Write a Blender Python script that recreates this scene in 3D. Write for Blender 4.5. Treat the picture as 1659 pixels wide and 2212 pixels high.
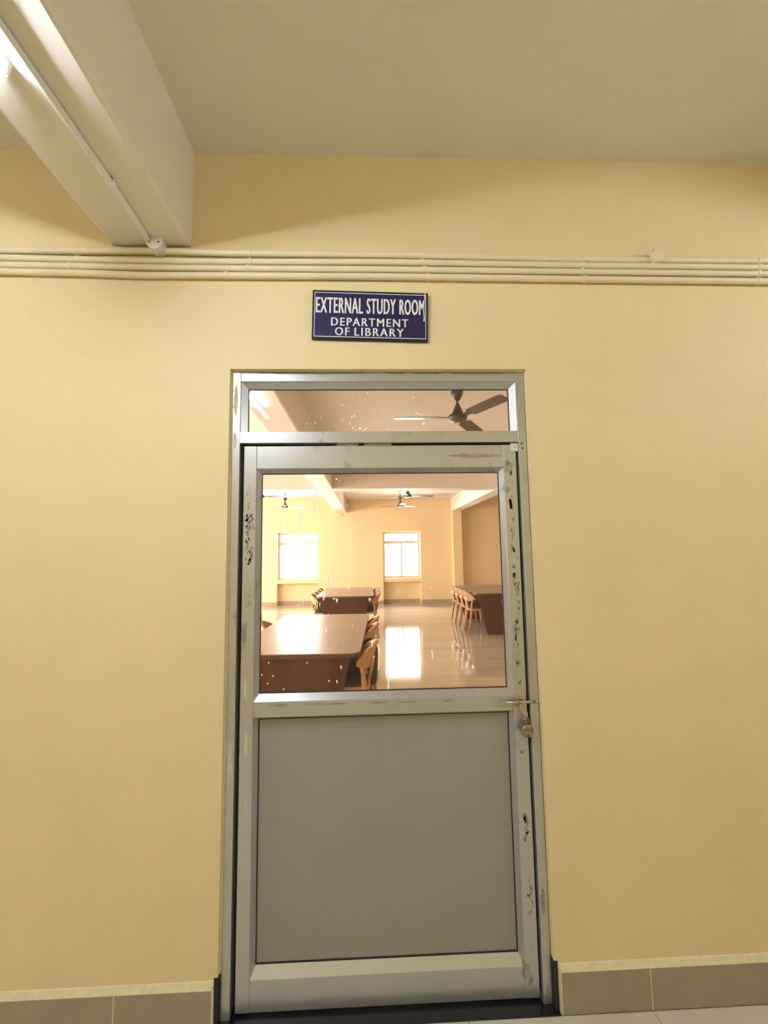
import bpy, bmesh, math, random
from mathutils import Vector, Matrix

for o in list(bpy.data.objects):
    bpy.data.objects.remove(o, do_unlink=True)
scene = bpy.context.scene
C = scene.collection

# ------------------------------------------------------------------ camera
F_PX, PITCH, YAW, ROLL = 906.45, 0.0942, -0.0363, -0.0146
CAM = Vector((-0.0457, -1.4779, 1.4840))
fw = Vector((-math.sin(YAW) * math.cos(PITCH), math.cos(YAW) * math.cos(PITCH), math.sin(PITCH)))
rt = fw.cross(Vector((0, 0, 1))).normalized()
up = rt.cross(fw)
r2 = math.cos(ROLL) * rt + math.sin(ROLL) * up
u2 = -math.sin(ROLL) * rt + math.cos(ROLL) * up
cd = bpy.data.cameras.new('camera')
cd.sensor_fit = 'HORIZONTAL'
cd.sensor_width = 36.0
cd.lens = F_PX / 1659.0 * 36.0
cd.clip_start = 0.02
cam = bpy.data.objects.new('camera', cd)
C.objects.link(cam)
cam.matrix_world = Matrix(((r2.x, u2.x, -fw.x, CAM.x), (r2.y, u2.y, -fw.y, CAM.y), (r2.z, u2.z, -fw.z, CAM.z), (0, 0, 0, 1)))
scene.camera = cam

# ------------------------------------------------------------------ light
SKY = 47.0
TUBE = 184.0
ROOM_TUBE = 22.0
w = bpy.data.worlds.new('sky'); scene.world = w
w.use_nodes = True
w.node_tree.nodes['Background'].inputs[0].default_value = (1.0, 0.985, 0.96, 1)
w.node_tree.nodes['Background'].inputs[1].default_value = SKY
vs = scene.view_settings
scene.display_settings.display_device = 'sRGB'
vs.view_transform = 'Standard'; vs.look = 'None'; vs.gamma = 1.0; vs.use_curve_mapping = False
vs.exposure = 0.0


def portal(loc, rot, sx, sy):
    l = bpy.data.lights.new('window_portal', 'AREA')
    l.shape = 'RECTANGLE'; l.size = sx; l.size_y = sy
    l.cycles.is_portal = True
    o = bpy.data.objects.new('window_portal', l)
    C.objects.link(o)
    o.location = loc; o.rotation_euler = rot

# ------------------------------------------------------------------ layout
ZC = 2.997            # ceiling
ZB = 2.613            # underside of the beams
OX, OZ = 0.54, 2.149  # door opening half width, height
WT = 0.15             # thickness of the wall with the door
YF = 10.653           # far wall of the study room
XL, XR = -6.5, 5.4    # study room side walls
CB = -2.35            # wall behind the photographer
CL, CR = -5.4, 5.2    # corridor ends

# ------------------------------------------------------------------ materials
M = {}


def new_mat(name):
    m = bpy.data.materials.new(name); m.use_nodes = True
    nt = m.node_tree
    b = nt.nodes['Principled BSDF']
    M[name] = m
    return m, nt, b


def ramp(nt, fac, stops):
    r = nt.nodes.new('ShaderNodeValToRGB')
    e = r.color_ramp.elements
    while len(e) < len(stops):
        e.new(0.5)
    for k, (p, c) in enumerate(stops):
        e[k].position = p; e[k].color = (c[0], c[1], c[2], 1)
    nt.links.new(fac, r.inputs[0])
    return r


def noise(nt, scale, detail=4, stretch=(1, 1, 1), rough=0.55):
    tc = nt.nodes.new('ShaderNodeTexCoord'); mp = nt.nodes.new('ShaderNodeMapping')
    mp.inputs['Scale'].default_value = stretch
    n = nt.nodes.new('ShaderNodeTexNoise')
    n.inputs['Scale'].default_value = scale; n.inputs['Detail'].default_value = detail
    n.inputs['Roughness'].default_value = rough
    nt.links.new(tc.outputs['Object'], mp.inputs[0]); nt.links.new(mp.outputs[0], n.inputs['Vector'])
    return n


def simple(name, col, rough=0.5, metal=0.0, var=0.06, scale=6, bump=0.0, bscale=80, stretch=(1, 1, 1), coat=0.0, spec=0.5):
    m, nt, b = new_mat(name)
    n = noise(nt, scale, 4, stretch)
    r = ramp(nt, n.outputs['Fac'], [(0.3, [c * (1 - var) for c in col]), (0.7, [min(1, c * (1 + var)) for c in col])])
    nt.links.new(r.outputs[0], b.inputs['Base Color'])
    b.inputs['Roughness'].default_value = rough
    b.inputs['Metallic'].default_value = metal
    b.inputs['Specular IOR Level'].default_value = spec
    if coat:
        b.inputs['Coat Weight'].default_value = coat; b.inputs['Coat Roughness'].default_value = 0.12
    if bump:
        n2 = noise(nt, bscale, 3, stretch)
        bp = nt.nodes.new('ShaderNodeBump'); bp.inputs['Strength'].default_value = bump
        bp.inputs['Distance'].default_value = 0.004
        nt.links.new(n2.outputs['Fac'], bp.inputs['Height']); nt.links.new(bp.outputs[0], b.inputs['Normal'])
    return m


simple('yellow_paint', (0.84, 0.705, 0.40), 0.55, var=0.03, scale=2.2, bump=0.12, bscale=14, spec=0.3)
simple('white_paint', (0.82, 0.76, 0.655), 0.5, var=0.03, scale=2, bump=0.08, bscale=18, spec=0.35)
simple('pipe_paint', (0.84, 0.74, 0.50), 0.4, var=0.05, scale=9)
simple('white_plastic', (0.80, 0.77, 0.70), 0.4, var=0.02)
simple('room_paint', (0.84, 0.65, 0.385), 0.6, var=0.03, scale=1.2, spec=0.2)
simple('room_white', (0.80, 0.73, 0.65), 0.6, var=0.02, scale=2, spec=0.2)
simple('skirting_tile', (0.37, 0.31, 0.225), 0.35, var=0.04, scale=12)
simple('room_skirting', (0.40, 0.31, 0.22), 0.35, var=0.06, scale=9)
simple('putty', (0.80, 0.72, 0.46), 0.8, var=0.08, scale=30, bump=0.4, bscale=90)
simple('floor_tile', (0.66, 0.59, 0.49), 0.18, var=0.04, scale=5)
simple('grout', (0.55, 0.50, 0.43), 0.8)
simple('threshold_stone', (0.012, 0.012, 0.014), 0.25, var=0.3, scale=90)
simple('panel_board', (0.355, 0.325, 0.29), 0.45, var=0.03, scale=3)
simple('gasket_gap_shade', (0.02, 0.018, 0.018), 0.7)  # near-black for the gaskets and for shade painted into the door slots
simple('sign_blue', (0.015, 0.010, 0.075), 0.45, var=0.05, scale=8)
simple('sign_dark', (0.008, 0.006, 0.030), 0.35)
simple('sign_white', (0.86, 0.86, 0.86), 0.4, var=0.01)
simple('steel', (0.62, 0.60, 0.55), 0.28, 1.0, var=0.08, scale=40)
simple('chrome', (0.40, 0.36, 0.30), 0.14, 1.0, var=0.04)
simple('black', (0.01, 0.01, 0.01), 0.5)
simple('crack', (0.66, 0.54, 0.28), 0.9)
simple('fan_brown', (0.055, 0.040, 0.028), 0.35, var=0.05, spec=0.5)
simple('fan_blade', (0.10, 0.075, 0.052), 0.35, var=0.05, spec=0.6)
simple('cushion', (0.028, 0.024, 0.022), 0.7, var=0.1, scale=20)
simple('black_vinyl', (0.012, 0.013, 0.016), 0.42, var=0.1, scale=10)
simple('window_alu', (0.70, 0.66, 0.60), 0.45, 0.1)
simple('grille_iron', (0.45, 0.42, 0.38), 0.5, 0.2)
simple('laminate_top', (0.29, 0.21, 0.175), 0.32, var=0.10, scale=3, stretch=(8, 0.6, 1), spec=0.55)
simple('laminate_dark', (0.086, 0.030, 0.019), 0.4, var=0.22, scale=2.4, stretch=(5, 5, 0.5), spec=0.3)
simple('edge_band', (0.10, 0.045, 0.032), 0.4)
simple('chair_wood', (0.56, 0.31, 0.155), 0.38, var=0.14, scale=5, stretch=(4, 4, 0.7))


def aluminium():
    m, nt, b = new_mat('aluminium')
    n = noise(nt, 26, 6, (1, 1, 0.45), 0.65)
    n2 = noise(nt, 3.2, 2)
    mul = nt.nodes.new('ShaderNodeMath'); mul.operation = 'MULTIPLY'
    r1 = ramp(nt, n.outputs['Fac'], [(0.55, (0, 0, 0)), (0.63, (1, 1, 1))])
    r2_ = ramp(nt, n2.outputs['Fac'], [(0.56, (0, 0, 0)), (0.66, (1, 1, 1))])
    nt.links.new(r1.outputs[0], mul.inputs[0]); nt.links.new(r2_.outputs[0], mul.inputs[1])
    mix = nt.nodes.new('ShaderNodeMix'); mix.data_type = 'RGBA'
    mix.inputs['A'].default_value = (0.59, 0.595, 0.60, 1); mix.inputs['B'].default_value = (0.30, 0.285, 0.25, 1)
    nt.links.new(mul.outputs[0], mix.inputs['Factor'])
    nt.links.new(mix.outputs['Result'], b.inputs['Base Color'])
    inv = nt.nodes.new('ShaderNodeMath'); inv.operation = 'MULTIPLY_ADD'
    inv.inputs[1].default_value = -0.5; inv.inputs[2].default_value = 0.72
    nt.links.new(mul.outputs[0], inv.inputs[0]); nt.links.new(inv.outputs[0], b.inputs['Metallic'])
    fine = noise(nt, 7, 4, (1, 1, 1))
    rr = nt.nodes.new('ShaderNodeMapRange'); rr.inputs['To Min'].default_value = 0.22; rr.inputs['To Max'].default_value = 0.40
    nt.links.new(fine.outputs['Fac'], rr.inputs['Value']); nt.links.new(rr.outputs[0], b.inputs['Roughness'])


aluminium()


def room_floor():
    m, nt, b = new_mat('room_floor')
    n = noise(nt, 1.1, 6, (0.5, 2.2, 1), 0.6)
    r = ramp(nt, n.outputs['Fac'], [(0.30, (0.43, 0.355, 0.275)), (0.52, (0.55, 0.475, 0.39)), (0.72, (0.49, 0.415, 0.33))])
    nt.links.new(r.outputs[0], b.inputs['Base Color'])
    b.inputs['Roughness'].default_value = 0.06
    b.inputs['Specular IOR Level'].default_value = 0.75


room_floor()


def glass(name, tint, dirt):
    m, nt, b = new_mat(name)
    nt.nodes.remove(b)
    out = nt.nodes['Material Output']
    tr = nt.nodes.new('ShaderNodeBsdfTransparent'); tr.inputs[0].default_value = (*tint, 1)
    gl = nt.nodes.new('ShaderNodeBsdfGlossy'); gl.inputs['Roughness'].default_value = 0.0
    fr = nt.nodes.new('ShaderNodeFresnel'); fr.inputs[0].default_value = 1.25
    mx = nt.nodes.new('ShaderNodeMixShader')
    nt.links.new(fr.outputs[0], mx.inputs[0]); nt.links.new(tr.outputs[0], mx.inputs[1]); nt.links.new(gl.outputs[0], mx.inputs[2])
    last = mx
    if dirt:
        df = nt.nodes.new('ShaderNodeBsdfDiffuse'); df.inputs[0].default_value = (0.8, 0.72, 0.62, 1)
        tl = nt.nodes.new('ShaderNodeBsdfTranslucent'); tl.inputs[0].default_value = (0.85, 0.72, 0.58, 1)
        ad = nt.nodes.new('ShaderNodeMixShader'); ad.inputs[0].default_value = 0.5
        nt.links.new(df.outputs[0], ad.inputs[1]); nt.links.new(tl.outputs[0], ad.inputs[2])
        n = noise(nt, 3.0, 5, (1, 1, 0.6), 0.6)
        mr = nt.nodes.new('ShaderNodeMapRange'); mr.inputs['From Min'].default_value = 0.4; mr.inputs['From Max'].default_value = 0.75
        mr.inputs['To Min'].default_value = dirt * 0.6; mr.inputs['To Max'].default_value = dirt * 1.6
        nt.links.new(n.outputs['Fac'], mr.inputs['Value'])
        m2 = nt.nodes.new('ShaderNodeMixShader')
        nt.links.new(mr.outputs[0], m2.inputs[0]); nt.links.new(mx.outputs[0], m2.inputs[1]); nt.links.new(ad.outputs[0], m2.inputs[2])
        last = m2
    nt.links.new(last.outputs[0], out.inputs[0])


glass('door_glass', (1.0, 0.975, 0.95), 0.014)
glass('window_glass', (0.98, 0.99, 0.98), 0.0)


def paint_drop():
    m, nt, b = new_mat('paint_drop')
    nt.nodes.remove(b)
    df = nt.nodes.new('ShaderNodeBsdfDiffuse'); df.inputs[0].default_value = (0.96, 0.94, 0.88, 1)
    tl = nt.nodes.new('ShaderNodeBsdfTranslucent'); tl.inputs[0].default_value = (0.97, 0.94, 0.88, 1)
    mx = nt.nodes.new('ShaderNodeMixShader'); mx.inputs[0].default_value = 0.75
    nt.links.new(df.outputs[0], mx.inputs[1]); nt.links.new(tl.outputs[0], mx.inputs[2])
    nt.links.new(mx.outputs[0], nt.nodes['Material Output'].inputs[0])


paint_drop()


def emitter(name, col, strength):
    m, nt, b = new_mat(name)
    b.inputs['Base Color'].default_value = (0.8, 0.8, 0.8, 1)
    b.inputs['Emission Color'].default_value = (*col, 1)
    b.inputs['Emission Strength'].default_value = strength


emitter('tube_glow', (0.86, 0.93, 1.06), TUBE)
emitter('weak_tube_glow', (0.88, 0.95, 1.0), TUBE * 0.85)
emitter('room_tube_glow', (0.88, 0.95, 1.0), ROOM_TUBE)

# ------------------------------------------------------------------ mesh helpers


def bm_box(bm, x0, x1, y0, y1, z0, z1):
    vs_ = [bm.verts.new(p) for p in ((x0, y0, z0), (x1, y0, z0), (x1, y1, z0), (x0, y1, z0), (x0, y0, z1), (x1, y0, z1), (x1, y1, z1), (x0, y1, z1))]
    for f in ((3, 2, 1, 0), (4, 5, 6, 7), (0, 1, 5, 4), (1, 2, 6, 5), (2, 3, 7, 6), (3, 0, 4, 7)):
        bm.faces.new([vs_[i] for i in f])


def link(name, me, mat, parent=None, smooth=False):
    if isinstance(mat, str):
        mat = [mat]
    for m in mat:
        me.materials.append(M[m])
    if smooth:
        for p in me.polygons:
            p.use_smooth = True
    o = bpy.data.objects.new(name, me)
    C.objects.link(o)
    if parent is not None:
        o.parent = parent
    return o


def finish(name, bm, mat, parent=None, bevel=0.0, smooth=False, seg=2):
    bmesh.ops.recalc_face_normals(bm, faces=bm.faces)
    if bevel:
        bmesh.ops.bevel(bm, geom=bm.edges[:], offset=bevel, segments=seg, profile=0.5, affect='EDGES', clamp_overlap=True)
    me = bpy.data.meshes.new(name)
    bm.to_mesh(me); bm.free()
    return link(name, me, mat, parent, smooth)


def boxes(name, lst, mat, parent=None, bevel=0.0):
    bm = bmesh.new()
    for b in lst:
        bm_box(bm, *b)
    return finish(name, bm, mat, parent, bevel)


def box(name, x0, x1, y0, y1, z0, z1, mat, parent=None, bevel=0.0):
    return boxes(name, [(x0, x1, y0, y1, z0, z1)], mat, parent, bevel)


def prism(name, poly, axis, a, b, mat, parent=None, bevel=0.0):
    """poly: 2-D outline; axis 'y': (x, z) outline from y=a to b; 'z': (x, y) outline."""
    bm = bmesh.new()
    f = (lambda p, t: (p[0], t, p[1])) if axis == 'y' else ((lambda p, t: (p[0], p[1], t)) if axis == 'z' else (lambda p, t: (t, p[0], p[1])))
    v0 = [bm.verts.new(f(p, a)) for p in poly]; v1 = [bm.verts.new(f(p, b)) for p in poly]
    n = len(poly)
    bm.faces.new(v0); bm.faces.new(v1)
    for i in range(n):
        bm.faces.new((v0[i], v0[(i + 1) % n], v1[(i + 1) % n], v1[i]))
    return finish(name, bm, mat, parent, bevel)


def add_tube(bm, pts, rad, n=12):
    pts = [Vector(p) for p in pts]
    if not isinstance(rad, (list, tuple)):
        rad = [rad] * len(pts)
    rings = []
    ref = None
    for i, p in enumerate(pts):
        d = (pts[min(i + 1, len(pts) - 1)] - pts[max(i - 1, 0)]).normalized()
        if ref is None:
            ref = Vector((0, 0, 1)) if abs(d.z) < 0.9 else Vector((1, 0, 0))
        u = (ref - d * ref.dot(d)).normalized(); ref = u
        v = d.cross(u)
        rings.append([bm.verts.new(p + rad[i] * (math.cos(2 * math.pi * k / n) * u + math.sin(2 * math.pi * k / n) * v)) for k in range(n)])
    for a, b in zip(rings, rings[1:]):
        for k in range(n):
            bm.faces.new((a[k], a[(k + 1) % n], b[(k + 1) % n], b[k]))
    bm.faces.new(rings[0]); bm.faces.new(rings[-1])


def tube(name, pts, rad, mat, parent=None, n=12, smooth=True):
    bm = bmesh.new(); add_tube(bm, pts, rad, n)
    return finish(name, bm, mat, parent, smooth=smooth)


def lathe(name, prof, mat, parent=None, n=24, loc=(0, 0, 0), axis='z'):
    bm = bmesh.new(); rings = []
    for r, z in prof:
        ring = []
        for k in range(n):
            a = 2 * math.pi * k / n
            p = (r * math.cos(a), r * math.sin(a), z) if axis == 'z' else (r * math.cos(a), z, r * math.sin(a))
            ring.append(bm.verts.new(Vector(p) + Vector(loc)))
        rings.append(ring)
    for a, b in zip(rings, rings[1:]):
        for k in range(n):
            bm.faces.new((a[k], a[(k + 1) % n], b[(k + 1) % n], b[k]))
    bm.faces.new(rings[0]); bm.faces.new(rings[-1])
    o = finish(name, bm, mat, parent, smooth=True)
    return o


def smooth_by_angle(o, deg=40):
    me = o.data
    me.set_sharp_from_angle(angle=math.radians(deg))


def tag(o, label, cat, group=None, kind=None):
    o['label'] = label; o['category'] = cat
    if group:
        o['group'] = group
    if kind:
        o['kind'] = kind
    return o


def empty(name, loc=(0, 0, 0), rz=0.0):
    o = bpy.data.objects.new(name, None)
    o.empty_display_size = 0.1
    C.objects.link(o); o.location = loc; o.rotation_euler = (0, 0, rz)
    return o


def dup(root, loc, rz, label):
    r = root.copy(); C.objects.link(r); r.location = loc; r.rotation_euler = (0, 0, rz)
    if label:
        r['label'] = label
    for ch in list(root.children):
        c = ch.copy(); C.objects.link(c); c.parent = r
        for g in list(ch.children):
            d = g.copy(); C.objects.link(d); d.parent = c
    return r


def at(px, py, y):
    """point on the plane y=const that the camera sees at a photo pixel (used once, to read sizes off the photo)"""
    d = fw + (px - 829.5) / F_PX * r2 - (py - 1106.0) / F_PX * u2
    t = (y - CAM.y) / d.y
    return CAM + t * d


ST = 'structure'
# ================================================================== CORRIDOR SHELL
o = boxes('wall_front', [(CL, -OX, 0, WT, -0.12, ZC), (OX, CR, 0, WT, -0.12, ZC), (-OX, OX, 0, WT, OZ, ZC)], 'yellow_paint')
tag(o, 'yellow painted corridor wall around the aluminium door', 'wall', kind=ST)
wall_front = o
bmc = bmesh.new()
ck = [(22, 640), (48, 662), (78, 688), (100, 706), (126, 728), (150, 748), (176, 762), (206, 776), (216, 782)]
for (a, b) in zip(ck, ck[1:]):
    A, B = at(*a, -0.0006), at(*b, -0.0006)
    nrm = Vector((-(B - A).z, 0, (B - A).x)).normalized() * 0.0005
    f_ = [bmc.verts.new(p) for p in (A - nrm, B - nrm, B + nrm, A + nrm)]
    bmc.faces.new(f_)
    g_ = [bmc.verts.new(p + Vector((0, 0.0004, 0))) for p in (A - nrm, A + nrm, B + nrm, B - nrm)]
    bmc.faces.new(g_)
finish('hairline_crack', bmc, 'crack', wall_front)
tag(box('wall_back', CL, CR, CB - 0.15, CB, -0.12, ZC, 'yellow_paint'), 'yellow painted corridor wall facing the door wall', 'wall', kind=ST)
tag(box('wall_left', CL - 0.15, CL, CB - 0.15, WT, -0.12, ZC, 'yellow_paint'), 'yellow painted end wall at the left of the corridor', 'wall', kind=ST)
tag(box('wall_right', CR, CR + 0.15, CB - 0.15, WT, -0.12, ZC, 'yellow_paint'), 'yellow painted end wall at the right of the corridor', 'wall', kind=ST)
tag(box('ceiling', CL - 0.15, CR + 0.15, CB - 0.15, WT, ZC, ZC + 0.15, 'white_paint'), 'plain off-white ceiling slab over the corridor', 'ceiling', kind=ST)

# corridor floor: bed and tiles
fl = tag(box('floor', CL, CR, CB, 0.0, -0.12, -0.003, 'grout'), 'pale beige tiled corridor floor in front of the door', 'floor', kind=ST)
tile_me = None
for i in range(-8, 8):
    for j in range(4):
        x0 = 0.852 + 0.6 * i
        y1 = -0.012 - 0.6 * j
        if x0 + 0.6 > CR or x0 < CL or y1 - 0.6 < CB - 0.25:
            continue
        if tile_me is None:
            t = box('floor_tile', 0.001, 0.599, -0.599, -0.001, -0.003, 0.0, 'floor_tile', fl, 0.0008)
            tile_me = t.data
        else:
            t = bpy.data.objects.new('floor_tile', tile_me); C.objects.link(t); t.parent = fl
        t.location = (x0, y1, 0)

# beams of the corridor
def beam(name, x0, x1, y0, y1, mat, label, z0=ZB):
    bm = bmesh.new()
    bm_box(bm, x0, x1, y0, y1, z0, ZC)
    bmesh.ops.recalc_face_normals(bm, faces=bm.faces)
    ed = [e for e in bm.edges if all(abs(v.co.z - z0) < 1e-5 for v in e.verts)]
    bmesh.ops.bevel(bm, geom=ed, offset=0.014, segments=3, profile=0.5, affect='EDGES')
    me = bpy.data.meshes.new(name); bm.to_mesh(me); bm.free()
    return tag(link(name, me, mat), label, 'beam', kind=ST)


B0, B1 = -0.978, -0.691
beam('ceiling_beam', B0, B1, CB, 0.0, 'white_paint', 'off-white ceiling beam at the upper left ending at the door wall')
beam('ceiling_beam', 2.32, 2.60, CB, 0.0, 'white_paint', 'off-white corridor ceiling beam outside the frame to the right')
beam('ceiling_beam', -4.28, -4.0, CB, 0.0, 'white_paint', 'off-white corridor ceiling beam outside the frame to the left')

# skirting: tiles with a putty line on top
def skirting(name, x0, joints, x1, label):
    e = tag(empty(name, ((x0 + x1) / 2, -0.006, 0)), label, 'skirting', kind=ST)
    xs = [x0] + joints + [x1]
    for a, b in zip(xs, xs[1:]):
        box('skirting_tile', a + 0.0015 - e.location.x, b - 0.0015 - e.location.x, -0.006, 0.006, 0.0, 0.124, 'skirting_tile', e, 0.0008)
    L = e.location.x
    prism('putty_line', [(-0.006, 0.124), (0.006, 0.124), (0.006, 0.143), (0.003, 0.141)], 'x', x0 - L, x1 - L, 'putty', e)
    for j in joints:
        box('joint_grout', j - 0.0016 - L, j + 0.0016 - L, -0.0055, 0.006, 0, 0.124, 'putty', e)
    xe = (x1 if x1 < 0 else x0) - L
    box('end_grout', xe - 0.002, xe + 0.002, -0.006, 0.006, 0, 0.136, 'putty', e)


skirting('baseboard_left', CL, [-0.854 - 0.6 * k for k in range(7, -1, -1)], -0.552, 'beige skirting tiles along the wall left of the door')
skirting('baseboard_right', 0.556, [0.852 + 0.6 * k for k in range(7)], CR, 'beige skirting tiles along the wall right of the door')
tag(box('threshold', -0.545, 0.55, -0.013, WT, -0.12, 0.004, 'threshold_stone'), 'black polished stone threshold under the door', 'threshold', kind=ST)

# ================================================================== DOOR FRAME
fr = tag(empty('trim_1', (0, 0.05, 0)), 'mill-finish aluminium door frame with a glazed transom on top', 'door frame', kind=ST)
fr_y = 0.05
FY0, FY1 = 0.020 - fr_y, 0.085 - fr_y


def fbox(name, x0, x1, z0, z1, y0=FY0, y1=FY1, mat='aluminium', bevel=0.0015, parent=fr):
    return box(name, x0, x1, y0, y1, z0, z1, mat, parent, bevel)


JL, JR = -0.507, 0.508
fbox('jamb', -OX + 0.002, JL, 0.004, OZ - 0.002)
fbox('jamb', JR, OX - 0.002, 0.004, OZ - 0.002)
fbox('head', JL, JR, 2.111, OZ - 0.002, FY0 + 0.002)
fbox('transom_bar', JL, JR, 1.879, 1.921, FY0 - 0.004)
fbox('slot_light_stop', JL, JL + 0.03, 0.006, 1.879, 0.070 - fr_y, FY1, 'gasket_gap_shade', 0)  # near-black stops added behind the slots to block light and darken them
fbox('slot_light_stop', JR - 0.03, JR, 0.006, 1.879, 0.070 - fr_y, FY1, 'gasket_gap_shade', 0)
fbox('slot_light_stop', JL + 0.03, JR - 0.03, 1.86, 1.879, 0.070 - fr_y, FY1, 'gasket_gap_shade', 0)


def bead_ring(parent, x0, x1, z0, z1, wd, ya, yb, sides='tblr', wt=None):
    """mitred sloping glazing beads; (x0..z1) outer rectangle, wd face width, front from ya (outer) to yb (inner)"""
    wt = wt or {}
    W = {s: wt.get(s, wd) for s in 'tblr'}
    ix0, ix1, iz0, iz1 = x0 + W['l'], x1 - W['r'], z0 + W['b'], z1 - W['t']
    O = {'bl': (x0, z0), 'br': (x1, z0), 'tr': (x1, z1), 'tl': (x0, z1)}
    I = {'bl': (ix0, iz0), 'br': (ix1, iz0), 'tr': (ix1, iz1), 'tl': (ix0, iz1)}
    for s, (p, q) in {'b': ('bl', 'br'), 'r': ('br', 'tr'), 't': ('tr', 'tl'), 'l': ('tl', 'bl')}.items():
        if s not in sides:
            continue
        bm = bmesh.new()
        def V(c, y):
            return bm.verts.new((c[0], y, c[1]))
        # outer front, small flat, slope to the inner edge, back
        a = [V(O[p], ya), V(O[q], ya), V(I[q], yb), V(I[p], yb)]
        b = [V(O[p], yb + 0.004), V(O[q], yb + 0.004), V(I[q], yb + 0.004), V(I[p], yb + 0.004)]
        bm.faces.new(a); bm.faces.new(b[::-1])
        for k in range(4):
            bm.faces.new((a[k], b[k], b[(k + 1) % 4], a[(k + 1) % 4]))
        finish('glazing_bead', bm, 'aluminium', parent)
    return ix0, ix1, iz0, iz1


def gasket(parent, r, y):
    x0, x1, z0, z1 = r
    g = 0.0022
    boxes('glass_gasket', [(x0 - g, x0 + g, y - 0.002, y + 0.002, z0, z1), (x1 - g, x1 + g, y - 0.002, y + 0.002, z0, z1),
                           (x0, x1, y - 0.002, y + 0.002, z0 - g, z0 + g), (x0, x1, y - 0.002, y + 0.002, z1 - g, z1 + g)], 'gasket_gap_shade', parent)


r = bead_ring(fr, JL, JR, 1.921, 2.111, 0.021, FY0 + 0.006, 0.048 - fr_y, wt={'b': 0.004})
gasket(fr, r, 0.049 - fr_y)
tg = box('transom_glass', r[0] - 0.004, r[1] + 0.004, 0.0515 - fr_y, 0.0555 - fr_y, r[2] - 0.003, r[3] + 0.004, 'door_glass', fr)
tr_rect = r
# plaster smears and screw holes on the frame
lathe('screw_hole', [(0.0032, -0.0006), (0.0032, 0.001)], 'black', fr, 10, (0.5205, FY0, 1.874), 'y')
lathe('screw_hole', [(0.0032, -0.0006), (0.0032, 0.001)], 'black', fr, 10, (0.523, FY0, 1.856), 'y')
random.seed(3)


def smear(name, x0, x1, z0, z1, y, mat, parent, n=14):
    """thin irregular patch of dried plaster"""
    bm = bmesh.new()
    top = []; bot = []
    for k in range(n + 1):
        t = k / n
        if x1 - x0 > z1 - z0:
            e = math.sin(math.pi * t) ** 0.5
            x = x0 + (x1 - x0) * t; zm = (z0 + z1) / 2; h = (z1 - z0) / 2 * e
            top.append((x, zm + h * random.uniform(0.5, 1))); bot.append((x, zm - h * random.uniform(0.5, 1)))
        else:
            e = math.sin(math.pi * t) ** 0.5
            z = z0 + (z1 - z0) * t; xm = (x0 + x1) / 2; h = (x1 - x0) / 2 * e
            top.append((xm + h * random.uniform(0.4, 1), z)); bot.append((xm - h * random.uniform(0.4, 1), z))
    f_ = lambda yy: ([bm.verts.new((p[0], yy, p[1])) for p in top], [bm.verts.new((p[0], yy, p[1])) for p in bot])
    ta, ba = f_(y - 0.0006); tb, bb = f_(y + 0.001)
    for k in range(n):
        for q in ((ta[k], ta[k + 1], ba[k + 1], ba[k]), (tb[k], bb[k], bb[k + 1], tb[k + 1]), (ta[k], tb[k], tb[k + 1], ta[k + 1]), (ba[k], ba[k + 1], bb[k + 1], bb[k])):
            try:
                bm.faces.new(q)
            except ValueError:
                pass
    return finish(name, bm, mat, parent)


simple('plaster_grey', (0.33, 0.305, 0.255), 0.85, var=0.25, scale=60)
simple('plaster_pale', (0.62, 0.57, 0.42), 0.8, var=0.15, scale=60)
for a in ((-0.46, -0.05, 2.138, 2.147), (0.02, 0.10, 2.139, 2.147), (0.12, 0.24, 2.139, 2.147), (0.26, 0.47, 2.137, 2.147)):
    smear('plaster_smear', *a, FY0 + 0.002, 'plaster_grey', fr)
for a in ((-0.536, -0.512, 1.98, 2.10), (-0.535, -0.516, 1.86, 1.92), (-0.530, -0.513, 0.70, 0.86)):
    smear('plaster_smear', *a, FY0, 'plaster_pale', fr)
smear('plaster_smear', 0.512, 0.53, 0.27, 0.36, FY0, 'plaster_grey', fr)
# yellow paint line left around the opening
boxes('paint_edge', [(-OX - 0.004, -OX + 0.004, 0.012 - fr_y, 0.022 - fr_y, 0.15, OZ), (-OX, OX, 0.012 - fr_y, 0.019 - fr_y, OZ - 0.003, OZ + 0.002)], 'putty', fr)

for s_ in (-1, 1):
    xa, xb = sorted((s_ * (OX - 0.001), s_ * (OX + 0.011)))
    box('gap_shade_strip', xa, xb, -0.0012 - fr_y, 0.021 - fr_y, 0.004, 0.150, 'gasket_gap_shade', fr)  # dark strip laid over the wall edge, painting the shade of a slot
# ================================================================== DOOR LEAF
dl = tag(empty('door_1', (0, 0.05, 0.012)), 'closed aluminium door leaf, glazed above and with a grey board below', 'door', kind=ST)
dz = -0.012
LY0, LY1 = 0.030 - 0.05, 0.066 - 0.05
LX0, LX1 = -0.494, 0.500
SX0, SX1 = -0.449, 0.453


def lbox(name, x0, x1, z0, z1, mat='aluminium', y0=LY0, y1=LY1, bevel=0.0015, parent=dl):
    return box(name, x0, x1, y0, y1, z0 + dz, z1 + dz, mat, parent, bevel)


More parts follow.
